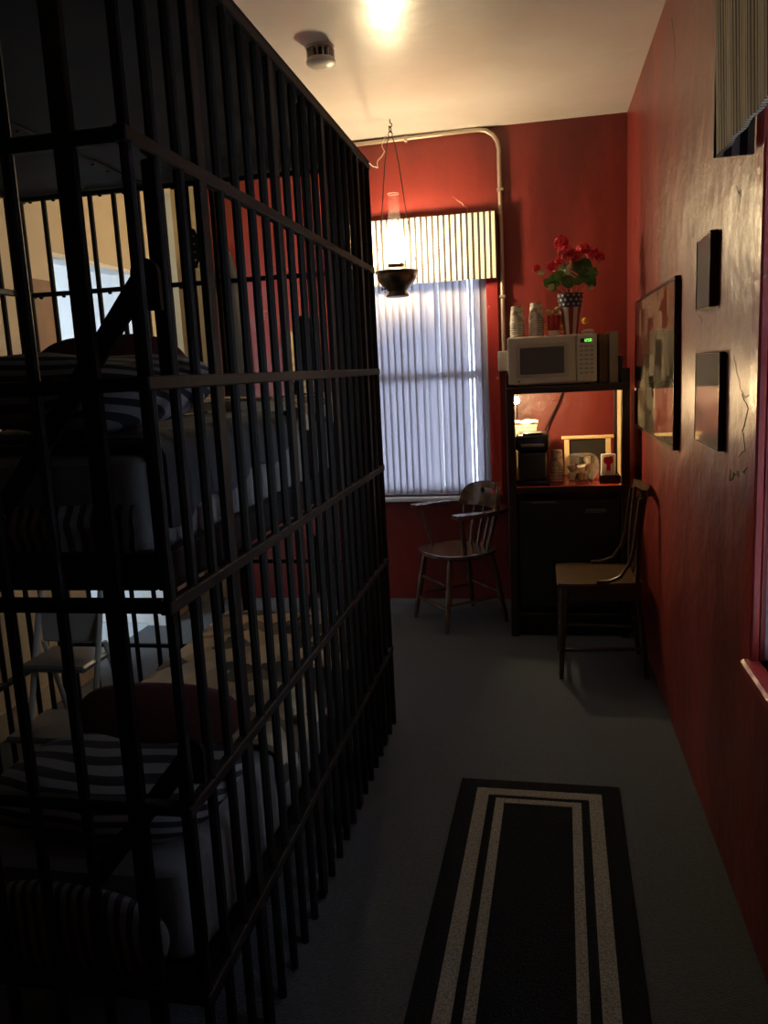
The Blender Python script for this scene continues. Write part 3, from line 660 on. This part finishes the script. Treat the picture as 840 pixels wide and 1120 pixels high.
petal = MB().sheet(lambda u, v: ((u-.5)*.022*(.4+math.sin(v*2.6)), .022*v, .006*math.sin(v*3)-.006*(2*u-1)**2), 3, 3, .001).bm
petal_me = bpy.data.meshes.new('petal'); petal.to_mesh(petal_me); petal_me.materials.append(PETAL)
heads = [(-.012, -.02, 1.925, .021), (.062, -.03, 1.930, .028), (.112, .0, 2.048, .034), (.130, -.03, 1.995, .036), (.172, -.03, 1.975, .034), (.222, .02, 2.010, .032), (.272, .02, 1.985, .034), (.308, .03, 1.965, .026), (.09, .03, 1.955, .024), (.135, -.05, 1.862, .020)]
for hi, (x, y, z, r) in enumerate(heads):
    p = fpt(x, y, z); hm = MB()
    for k in range(46):
        th = random.uniform(0, 2*PI); ph = math.acos(random.uniform(-.55, 1)); dvec = Vector((math.sin(ph)*math.cos(th), math.sin(ph)*math.sin(th), math.cos(ph)))
        Rm = dvec.to_track_quat('Z', 'Y').to_matrix(); c_ = p+dvec*r*random.uniform(.65, 1.0); tw = random.uniform(0, 6.28)
        for q in range(4):
            a = tw+q*PI/2; e1 = Rm @ Vector((math.cos(a), math.sin(a), .25)); e2 = Rm @ Vector((-math.sin(a), math.cos(a), 0)); s_ = r*.42
            v = [hm.bm.verts.new(c_), hm.bm.verts.new(c_+e1*s_*.7+e2*s_*.42), hm.bm.verts.new(c_+e1*s_*1.05), hm.bm.verts.new(c_+e1*s_*.7-e2*s_*.42)]
            hm.bm.faces.new(v)
    o = hm.build('flower_head', PETAL, fl)
    MB().tube([(0, 0, -.06), (p.x*.25, p.y*.3, .11), (p.x*.7, p.y*.8, p.z*.7), (p.x, p.y, p.z-r*.3)], .0022, 5).build('stem', STEM, fl)
def leaf(c_, n, r, mm):
    lm = MB(); R = Vector(n).normalized().to_track_quat('Z', 'Y').to_matrix(); k = 12
    cv = lm.bm.verts.new(c_); rim = []
    for i in range(k):
        a = 2*PI*i/k; rr = r*(1+.12*math.cos(5*a))*(.6 if i == 0 else 1); rim.append(lm.bm.verts.new(c_+R @ Vector((rr*math.cos(a), rr*math.sin(a), r*.22+.08*r*math.cos(5*a)))))
    for i in range(k): lm.bm.faces.new((cv, rim[i], rim[(i+1) % k]))
    geo = bmesh.ops.solidify(lm.bm, geom=lm.bm.faces[:], thickness=.0012)
    lm.build('leaf', mm, fl, True)
for (x, y, z, r, mm) in ((.010, -.03, 1.905, .020, PALEG), (.05, -.05, 1.845, .034, GREEN), (.07, -.06, 1.830, .026, GREEN), (.10, -.05, 1.875, .032, GREEN), (.085, .03, 1.87, .036, GREEN), (.14, -.07, 1.845, .036, GREEN),
        (.18, -.06, 1.850, .036, GREEN), (.215, -.05, 1.875, .040, GREEN), (.235, -.02, 1.915, .040, GREEN), (.255, -.03, 1.850, .036, GREEN), (.252, -.05, 1.812, .017, PALEG), (.20, .02, 1.93, .036, GREEN), (.06, -.07, 1.825, .020, PALEG), (.12, .0, 1.91, .032, GREEN), (.235, .03, 1.95, .026, GREEN), (.16, .04, 1.90, .04, GREEN), (.27, .0, 1.89, .03, GREEN)):
    leaf(fpt(x, y, z), (random.uniform(-.5, .5), -1, random.uniform(.1, .9)), r, mm)
# small flag on a stick among the flowers
sf = thing('small_flag', 'tiny striped flag on a stick among the red flowers', 'flag', (.165, 4.33, ZM+.12))
MB().tube([(0, .03, -.08), (-.012, 0, .26)], .002, 6).build('stick', CREAMWOOD, sf)
for i in range(6):
    z0 = .205-i*.009; MB().prism([(-.008, -.003, z0), (.028, -.003, z0-.024), (.028, -.003, z0-.033), (-.008, -.003, z0-.009)], (0, .001, 0)).build('flag_stripe', VW if i % 2 else VRD, sf)
MB().prism([(-.030, -.003, .215), (-.014, -.003, .225), (-.014, -.003, .165), (-.030, -.003, .150)], (0, .001, 0)).build('flag_canton', VW, sf)
# boxes right of the microwave
tag(MB().box(.292, .338, 4.33, 4.60, 1.3355, 1.585, .003).build('carton', mat('brown_card', (.16, .09, .055), .7)), 'brown carton squeezed beside the microwave', 'box')
tag(MB().box(.342, .386, 4.32, 4.60, 1.3355, 1.59, .003).build('carton', mat('pale_card', (.44, .36, .31), .7)), 'pale carton at the right end of the hutch top', 'box')
tag(MB().box(.392, .412, 4.34, 4.55, 1.3355, 1.47, .003).build('carton', mat('greyish_card', (.22, .16, .14), .7)), 'low grey carton in the right corner of the hutch top', 'box')
pd = thing('paper_doily', 'pale crumpled paper and yellow bloom lying on the microwave beside the vase', 'paper', (.245, 4.42, ZM))
MB().ball((0, 0, .013), .035, .03, .012, 14, 7).build('paper', PAPER, pd, True); MB().ball((-.015, .02, .068), .018, .018, .018, 9, 6).build('bloom', YEL, pd, True)
MB().tube([(-.01, .02, .02), (-.014, .02, .06)], .002, 5).build('stem', STEM, pd)

# ------------------------------------------------------------------ inside the hutch
ZK = .8205
cf = thing('coffee_maker', 'glossy black pod coffee maker on the red counter', 'coffee maker', (-.048, 4.40, ZK))
MB().box(-.088, .088, -.11, .13, 0, .030, .010, 2).build('base', BLACKP, cf, True)
MB().box(-.078, .078, -.02, .125, .030, .20, .012, 2).build('column', BLACKP, cf, True)
MB().box(-.088, .088, -.115, .128, .18, .272, .022, 3).build('brew_head', BLACKP, cf, True)
MB().box(-.060, .060, -.122, -.113, .205, .222, .004, 2).build('handle', mat('silver_plastic', (.55, .53, .48), .25, metal=.6), cf, True)
MB().box(-.070, .070, -.112, -.018, .032, .172, .006).build('front_panel', mat('dark_glass', (.045, .045, .047), .12), cf, True)
MB().box(-.05, .05, -.108, -.03, .272, .278, .003).build('lid_panel', GREYP, cf, True)
MB().box(-.132+.03, -.088, -.04, .10, .03, .22, .008).build('water_tank', clear('tank_smoke', (.30, .30, .30)), cf)
cm = MB().lathe([(.036, 0), (.039, .003), (.036, .006), (.034, .008), (.027, .10), (0, .101)], 20, cap=False).mesh('paper_cup', CUPM, True)
for i in range(5):
    tag(inst('paper_cup', cm, None, (.078, 4.46, ZK+i*.017)), ['bottom paper cup in the stack beside the coffee maker', 'second paper cup from the counter beside the coffee maker', 'middle paper cup in the stack beside the coffee maker', 'fourth paper cup from the counter beside the coffee maker', 'topmost paper cup in the stack beside the coffee maker'][i], 'cup', 'paper cups beside the coffee maker')
wf = thing('wooden_rack', 'small pale wood rack with a dark panel at the back of the counter', 'rack', (.25, 4.67, ZK))
MB().box(-.142, .142, -.018, .018, .205, .222, .003).build('top_rail', CREAMWOOD, wf)
for s in (-1, 1): MB().box(s*.112-.014, s*.112+.014, -.014, .014, 0, .205, .003).build('post', CREAMWOOD, wf)
MB().box(-.098, .098, -.004, .010, .03, .20, .002).build('panel', mat('dark_slate', (.02, .019, .016), .4), wf)
bagt = thing('pod_bag', 'clear plastic bag of coffee pods on the red counter', 'bag', (.207, 4.45, ZK))
m = MB()
m.grid_blob(lambda u, v: Vector((.092*math.copysign(abs(math.cos(2*PI*u))**.6, math.cos(2*PI*u))*math.sin(PI*v)**.5, .055*math.copysign(abs(math.sin(2*PI*u))**.7, math.sin(2*PI*u))*math.sin(PI*v)**.5, .075+.072*math.cos(PI*v)+.004*math.sin(u*40)*math.sin(PI*v))), 36, 14)
m.build('film', FILM, bagt, True)
PODC = [mat('pod_white', (.80, .76, .66), .5), mat('pod_brown', (.34, .22, .13), .5), mat('pod_dark', (.09, .075, .065), .4)]
podm = [MB().lathe([(.015, 0), (.021, .034), (.024, .035), (.024, .037), (.0, .0375)], 14).mesh('coffee_pod', c_, True) for c_ in PODC]
pk = 0
PODL = ['cream coffee pod lying at the lower left of the clear bag', 'brown coffee pod at the bottom middle of the clear bag', 'black coffee pod at the lower right of the clear bag',
        'cream coffee pod at the back right bottom of the clear bag', 'brown coffee pod at the back left bottom of the clear bag', 'black coffee pod in the second layer at the left of the clear bag',
        'cream coffee pod in the second layer at the middle of the clear bag', 'brown coffee pod in the second layer at the right of the clear bag', 'black coffee pod on top at the left of the clear bag', 'cream coffee pod on top at the right of the clear bag']
for (x, y, z) in [(-.055, -.01, .006), (-.005, -.015, .006), (.045, -.01, .006), (.02, .022, .006), (-.03, .022, .006), (-.045, .0, .048), (.005, .0, .048), (.05, .008, .048), (-.015, .0, .09), (.035, .0, .088)]:
    o = inst('coffee_pod', podm[pk % 3], None, (.207+x, 4.45+y, ZK+z), (random.uniform(-.35, .35), random.uniform(-.35, .35), 0)); pk += 1
    tag(o, PODL[pk-1], 'coffee pod', 'coffee pods in the clear bag')
tr = thing('small_tray', 'small dark tray at the right end of the counter', 'tray', (.342, 4.36, ZK))
m = MB(); m.box(-.052, .046, -.045, .045, 0, .008, .002); m.build('bottom', DARKWOOD, tr)
for bx in ((-.052, .046, -.045, -.039, .008, .042), (-.052, .046, .039, .045, .008, .042), (-.052, -.046, -.039, .039, .008, .042), (.040, .046, -.039, .039, .008, .042)): MB().box(*bx, .001).build('side', DARKWOOD, tr)
pk_ = thing('sweetener_packet', 'white packet with a bright red printed blob standing in the small tray', 'packet', (.337, 4.355, ZK+.0085))
MB().box(-.037, .037, -.012, .012, 0, .142, .006, 2).build('sleeve', mat('white_packet', (.80, .74, .64), .5), pk_, True)
MB().prism([(-.022, -.0125, .125), (.022, -.0125, .130), (.026, -.0125, .10), (.010, -.0125, .085), (.012, -.0125, .055), (-.010, -.0125, .055), (-.008, -.0125, .085), (-.024, -.0125, .10)], (0, -.001, 0)).build('print', mat('packet_red', (.80, .02, .03), .5), pk_)
# small lamp fixed inside, paper towels on a wooden block, power cord
sl = thing('shelf_lamp', 'small bare bulb lit under the upper shelf of the hutch', 'lamp', (-.128, 4.36, 1.299))
MB().lathe([(.016, 0), (.016, -.014), (.012, -.018)], 14).build('socket', OFFW, sl, True)
MB().ball((0, 0, -.034), .016, .016, .018, 12, 8).build('bulb', glow('shelf_bulb_glow', (1, .68, .34), SHELF_STRENGTH), sl, True)
wb = thing('wooden_box', 'pale wooden box behind the coffee maker', 'box', (-.085, 4.62, ZK))
MB().box(-.062, .062, -.05, .05, .285, .30, .003).build('lid', CREAMWOOD, wb)
MB().box(-.058, .058, -.046, .046, 0, .285, .003).build('body', CREAMWOOD, wb)
m = MB(); m.sheet(lambda u, v: (-.065+.13*u, -.05+.10*v, .010+.006*math.sin(u*9+v*4)+.005*math.sin(v*11)), 14, 10, .012)
pt = m.build('folded_napkins', mat('napkin_white', (.82, .80, .74), .8), None, True); pt.location = (-.085, 4.62, ZK+.302); tag(pt, 'crumpled white napkins on top of the wooden box', 'napkins')
tag(MB().tube([(.14, 4.985, 1.42), (.135, 4.98, 1.30), (.10, 4.97, 1.21), (.045, 4.96, 1.11), (.01, 4.93, 1.04), (.02, 4.80, .95), (.02, 4.60, .86), (.01, 4.545, .845)], .006, 7).build('power_cord', BLACKP, None, True), 'dark power cord slanting across the red wall behind the coffee maker', 'cord')
tag(MB().lathe([(.012, 0), (.020, .012), (.022, .05), (.012, .075), (.008, .09)], 12, (-.113, 4.318, ZK)).build('honey_bottle', mat('amber', (.50, .27, .05), .25), None, True), 'small amber bottle left of the coffee maker', 'bottle')

# ------------------------------------------------------------------ chairs
def captain_chair():
    c = thing('captain_chair', 'worn wooden captain chair with arms and slotted crest under the back window', 'chair', (-.485, 4.56, 0), math.radians(-54))
    W = CHAIRWOOD
    # seat: rounded D shape, slightly dished
    m = MB(); n = 36
    def out(a):
        x = .225*math.copysign(abs(math.cos(a))**.75, math.cos(a)); y = .21*math.copysign(abs(math.sin(a))**.8, math.sin(a)); return x*(1.0 if y < 0 else 1-.12*(y/.21)), y
    rings = []
    for (s, z) in ((.0, .418), (.6, .420), (.92, .432), (1, .428), (1, .412), (.9, .398), (0, .398)):
        rings.append([m.bm.verts.new((out(2*PI*i/n)[0]*max(s, .001), out(2*PI*i/n)[1]*max(s, .001), z)) for i in range(n)])
    for a, b in zip(rings, rings[1:]):
        for i in range(n): m.bm.faces.new((a[i], a[(i+1) % n], b[(i+1) % n], b[i]))
    m.build('seat', W, c, True)
    feet = [(-.19, -.195), (.19, -.195), (-.185, .20), (.185, .20)]; tops = [(-.145, -.135), (.145, -.135), (-.135, .14), (.135, .14)]
    def lp(i, t): return Vector((tops[i][0]+(feet[i][0]-tops[i][0])*t, tops[i][1]+(feet[i][1]-tops[i][1])*t, .40*(1-t)))
    for i in range(4):
        MB().tube([lp(i, t) for t in (0, .15, .3, .38, .42, .6, .75, .8, .9, 1)], [.013, .017, .019, .016, .020, .018, .013, .016, .015, .010], 10).build('leg', W, c, True)
    for (i, j, t) in ((0, 1, .36), (0, 1, .68), (0, 2, .62), (1, 3, .62), (2, 3, .55)):
        a, b = lp(i, t), lp(j, t); MB().tube([a, a.lerp(b, .3), a.lerp(b, .5), a.lerp(b, .7), b], [.007, .009, .012, .009, .007], 8).build('stretcher', W, c, True)
    # bent arm rail
    def arm(t):   # -1..1 around the back
        a = t*PI*.62; return Vector((.245*math.sin(a)/math.sin(PI*.5) if abs(t) < .8 else math.copysign(.245, t), .0, 0))
    path = [(-.240, -.150), (-.242, -.07), (-.255, .03), (-.235, .12), (-.18, .195), (-.10, .232), (0, .242), (.10, .232), (.18, .195), (.235, .12), (.255, .03), (.242, -.07), (.240, -.150)]
    mm = MB(); ins = []
    k = len(path); S = []
    for i, (x, y) in enumerate(path):
        a = Vector(path[max(i-1, 0)]); b = Vector(path[min(i+1, k-1)]); d = (b-a).normalized(); nn = Vector((-d.y, d.x)); w = .030 if 2 <= i <= k-3 else .036
        S.append([mm.bm.verts.new((x+nn.x*w*s1, y+nn.y*w*s1, z)) for s1, z in ((-1, .645), (1, .645), (1, .668), (-1, .668))])
    for a, b in zip(S, S[1:]):
        for j in range(4): mm.bm.faces.new((a[j], a[(j+1) % 4], b[(j+1) % 4], b[j]))
    mm.bm.faces.new(S[0]); mm.bm.faces.new(list(reversed(S[-1]))); mm.build('arm_rail', W, c)
    # crest with hand slot, curved along the back
    def cpt(u, z, off): # u -1..1
        a = u*.88; return Vector((.235*math.sin(a)/math.sin(.88)*.83, .243-.235*(1-math.cos(a))*1.0-off+.05*(z-.668), z))
    def top(u): return .668+.125*(1-abs(u)**3.2)**.5 if abs(u) < 1 else .668
    mm = MB(); NU = 24
    us = [-1+2*i/NU for i in range(NU+1)]; rows = []
    slot = lambda u: abs(u) < .30
    for off in (0, .024):
        R = []
        for u in us:
            tz = max(top(u), .672); R.append([mm.bm.verts.new(cpt(u, z, off)) for z in (.666, min(.722, .668+(tz-.668)*.5), min(.752, .668+(tz-.668)*.74), tz)])
        rows.append(R)
    A, B = rows
    for i in range(NU):
        s1 = slot((us[i]+us[i+1])/2)
        for j in range(3):
            if j == 1 and s1: continue
            mm.bm.faces.new((A[i][j], A[i+1][j], A[i+1][j+1], A[i][j+1])); mm.bm.faces.new((B[i][j], B[i][j+1], B[i+1][j+1], B[i+1][j]))
        mm.bm.faces.new((A[i][3], A[i+1][3], B[i+1][3], B[i][3])); mm.bm.faces.new((A[i][0], B[i][0], B[i+1][0], A[i+1][0]))
        if s1:
            for j in (1, 2): mm.bm.faces.new((A[i][j], B[i][j], B[i+1][j], A[i+1][j]))
    for i in (0, NU):
        for j in range(3): mm.bm.faces.new((A[i][j], A[i][j+1], B[i][j+1], B[i][j]))
    mm.build('crest', W, c)
    # spindles
    for t in (-.75, -.5, -.25, 0, .25, .5, .75):
        a = t*1.15; p0 = Vector((.17*math.sin(a)*1.05, .175*math.cos(a)*1.0-.005, .42)); p1 = Vector((.222*math.sin(a)*1.03, .236*math.cos(a)*1.0, .646))
        MB().tube([p0, p0.lerp(p1, .35), p0.lerp(p1, .6), p1], [.007, .010, .009, .007], 8).build('spindle', W, c, True)
    for s in (-1, 1):
        p0 = Vector((s*.185, -.06, .42)); p1 = Vector((s*.238, -.11, .646))
        MB().tube([p0.lerp(p1, t) for t in (0, .15, .3, .36, .42, .6, .8, .86, .92, 1)], [.010, .013, .014, .010, .016, .015, .011, .015, .011, .009], 10).build('arm_post', W, c, True)
    return c
captain_chair()
def side_chair():
    c = thing('side_chair', 'narrow wooden side chair with bent back hoop standing against the red right wall', 'chair', (.262, 3.865, 0), math.radians(-90))
    W = CHAIRWOOD2
    m = MB(); prof = [(-.20, -.205), (.20, -.205), (.212, -.15), (.195, .12), (.17, .175), (-.17, .175), (-.195, .12), (-.212, -.15)]
    m.prism([(x, y, .432) for x, y in prof], (0, 0, .026))
    bmesh.ops.bevel(m.bm, geom=m.bm.edges[:], offset=.006, segments=2, affect='EDGES')
    m.build('seat', W, c, True)
    m = MB(); m.box(-.165, .165, -.172, -.154, .372, .432, .002).box(-.165, .165, .135, .150, .372, .432, .002).box(-.178, -.162, -.154, .135, .372, .432, .002).box(.162, .178, -.154, .135, .372, .432, .002); m.build('apron', W, c)
    for s in (-1, 1):
        MB().tube([(s*.178, -.172, .432), (s*.180, -.175, .39), (s*.180, -.176, .37), (s*.182, -.178, .35), (s*.190, -.19, .02), (s*.190, -.19, 0)], [.019, .019, .014, .018, .012, .011], 10).build('leg', W, c, True)
        MB().tube([(s*.150, .150, .432), (s*.158, .175, .20), (s*.165, .195, 0)], [.016, .015, .012], 10).build('leg', W, c, True)
        # back post
        MB().tube([(s*.168, .150, .45), (s*.172, .158, .65), (s*.168, .178, .86)], [.012, .012, .010], 10).build('back_post', W, c, True)
        # bent hip rail sweeping from the seat up the post
        MB().tube([(s*.196, -.03, .464), (s*.197, .03, .470), (s*.195, .075, .490), (s*.190, .112, .545), (s*.186, .135, .62), (s*.183, .146, .72), (s*.178, .160, .84)], .009, 8).build('hip_rail', W, c, True)
    m = MB(); m.sheet(lambda u, v: (-.182+.364*u, .172+.030*(1-(2*u-1)**2)+.006*v, .845+.034*v), 14, 3, .016); m.build('crest', W, c, True)
    for x in (-.10, -.05, 0, .05, .10):
        MB().tube([(x, .150, .452), (x, .165, .62), (x*1.05, .197, .85)], .006, 7).build('spindle', W, c, True)
    MB().tube([(-.186, -.184, .17), (.186, -.184, .17)], .009, 8).build('stretcher', W, c, True)
    for s in (-1, 1): MB().tube([(s*.187, -.186, .14), (s*.160, .184, .14)], .009, 8).build('stretcher', W, c, True)
    MB().tube([(-.158, .175, .20), (.158, .175, .20)], .009, 8).build('stretcher', W, c, True)
    return c
side_chair()

# ------------------------------------------------------------------ pictures on the right wall
FRAME = mat('black_frame', (.012, .011, .011), .3)
def picture(label, y0, y1, z0, z1, w, print_mat, depth=.022):
    p = thing('framed_picture', label, 'picture', (XR, (y0+y1)/2, (z0+z1)/2)); hy, hz = (y1-y0)/2, (z1-z0)/2; d = depth
    MB().box(-d, -.001, -hy, -hy+w, -hz, hz, .002).build('frame_side', FRAME, p); MB().box(-d, -.001, hy-w, hy, -hz, hz, .002).build('frame_side', FRAME, p)
    MB().box(-d, -.001, -hy+w, hy-w, -hz, -hz+w, .002).build('frame_side', FRAME, p); MB().box(-d, -.001, -hy+w, hy-w, hz-w, hz, .002).build('frame_side', FRAME, p)
    MB().box(-d*.9, -.002, -hy+w, hy-w, -hz+w, hz-w).build('print', print_mat, p)
    return p
def collage(name, seed):
    m = mat(name, (.2, .2, .2), .06, coat=.6); nt = m.node_tree; b = nt.nodes['Principled BSDF']
    tc = nt.nodes.new('ShaderNodeTexCoord'); mp = nt.nodes.new('ShaderNodeMapping'); mp.inputs['Scale'].default_value = (1, 4.2, 6.0); mp.inputs['Location'].default_value = (seed, seed*.7, 0)
    v = nt.nodes.new('ShaderNodeTexVoronoi'); v.distance = 'CHEBYCHEV'; v.inputs['Scale'].default_value = 1.6
    nt.links.new(tc.outputs['Object'], mp.inputs[0]); nt.links.new(mp.outputs[0], v.inputs['Vector'])
    sp = nt.nodes.new('ShaderNodeSeparateColor'); nt.links.new(v.outputs['Color'], sp.inputs[0]); r = nt.nodes.new('ShaderNodeValToRGB'); e = r.color_ramp.elements
    e[0].color = (.04, .036, .03, 1); e[1].color = (.50, .44, .33, 1); nt.links.new(sp.outputs[0], r.inputs[0]); nt.links.new(r.outputs[0], b.inputs['Base Color']); return m
picture('large black framed collage of old photographs under glass on the red wall', 3.13, 4.38, 1.11, 1.735, .013, collage('collage_print', 1.0))
picture('small black framed picture hung above another near the window', 2.50, 2.71, 1.585, 1.795, .007, mat('grey_print', (.55, .58, .62), .05, coat=.6), .024)
picture('black framed glazed document hung below the small picture', 2.38, 2.74, 1.185, 1.458, .006, mat('document_print', (.62, .60, .58), .05, coat=.6), .017)

# ------------------------------------------------------------------ things on the walls behind the cage
tag(MB().box(XL, XL+.02, 3.36, 3.55, 1.35, 1.94, .004).build('wooden_board', mat('brown_board', (.22, .12, .07), .6, noise=(6, (.30, .17, .10), .4, .7))), 'brown wooden board on the beige wall beside the doorway', 'board')
tag(MB().box(-1.58, -1.345, YB-.014, YB, 1.30, 1.725, .002).build('wall_notice', mat('tan_paper', (.52, .38, .19), .7, noise=(22, (.34, .23, .11), .5, .58))), 'tan printed notice on the red wall behind the cage', 'notice')
ct = thing('hanging_coat', 'dark grey cloth hanging on the red wall behind the cage', 'coat', (-1.92, YB, 1.45))
m = MB()
sgn = lambda t, k: math.copysign(abs(t)**k, t)
m.grid_blob(lambda u, v: Vector((.085*sgn(math.cos(2*PI*u), .5)*abs(math.sin(PI*v))**.3*(1 if v < .3 else .8)+.05*v, -.048+.036*sgn(math.sin(2*PI*u), .6)*abs(math.sin(PI*v))**.3, .82-1.0*v+.008*math.sin(u*19))), 24, 16)
m.build('cloth', mat('dark_grey_cloth', (.018, .018, .02), .9), ct, True)
MB().tube([(0, 0, .80), (0, -.05, .80), (0, -.06, .83)], .006, 6).build('hook', DARKIRON, ct)
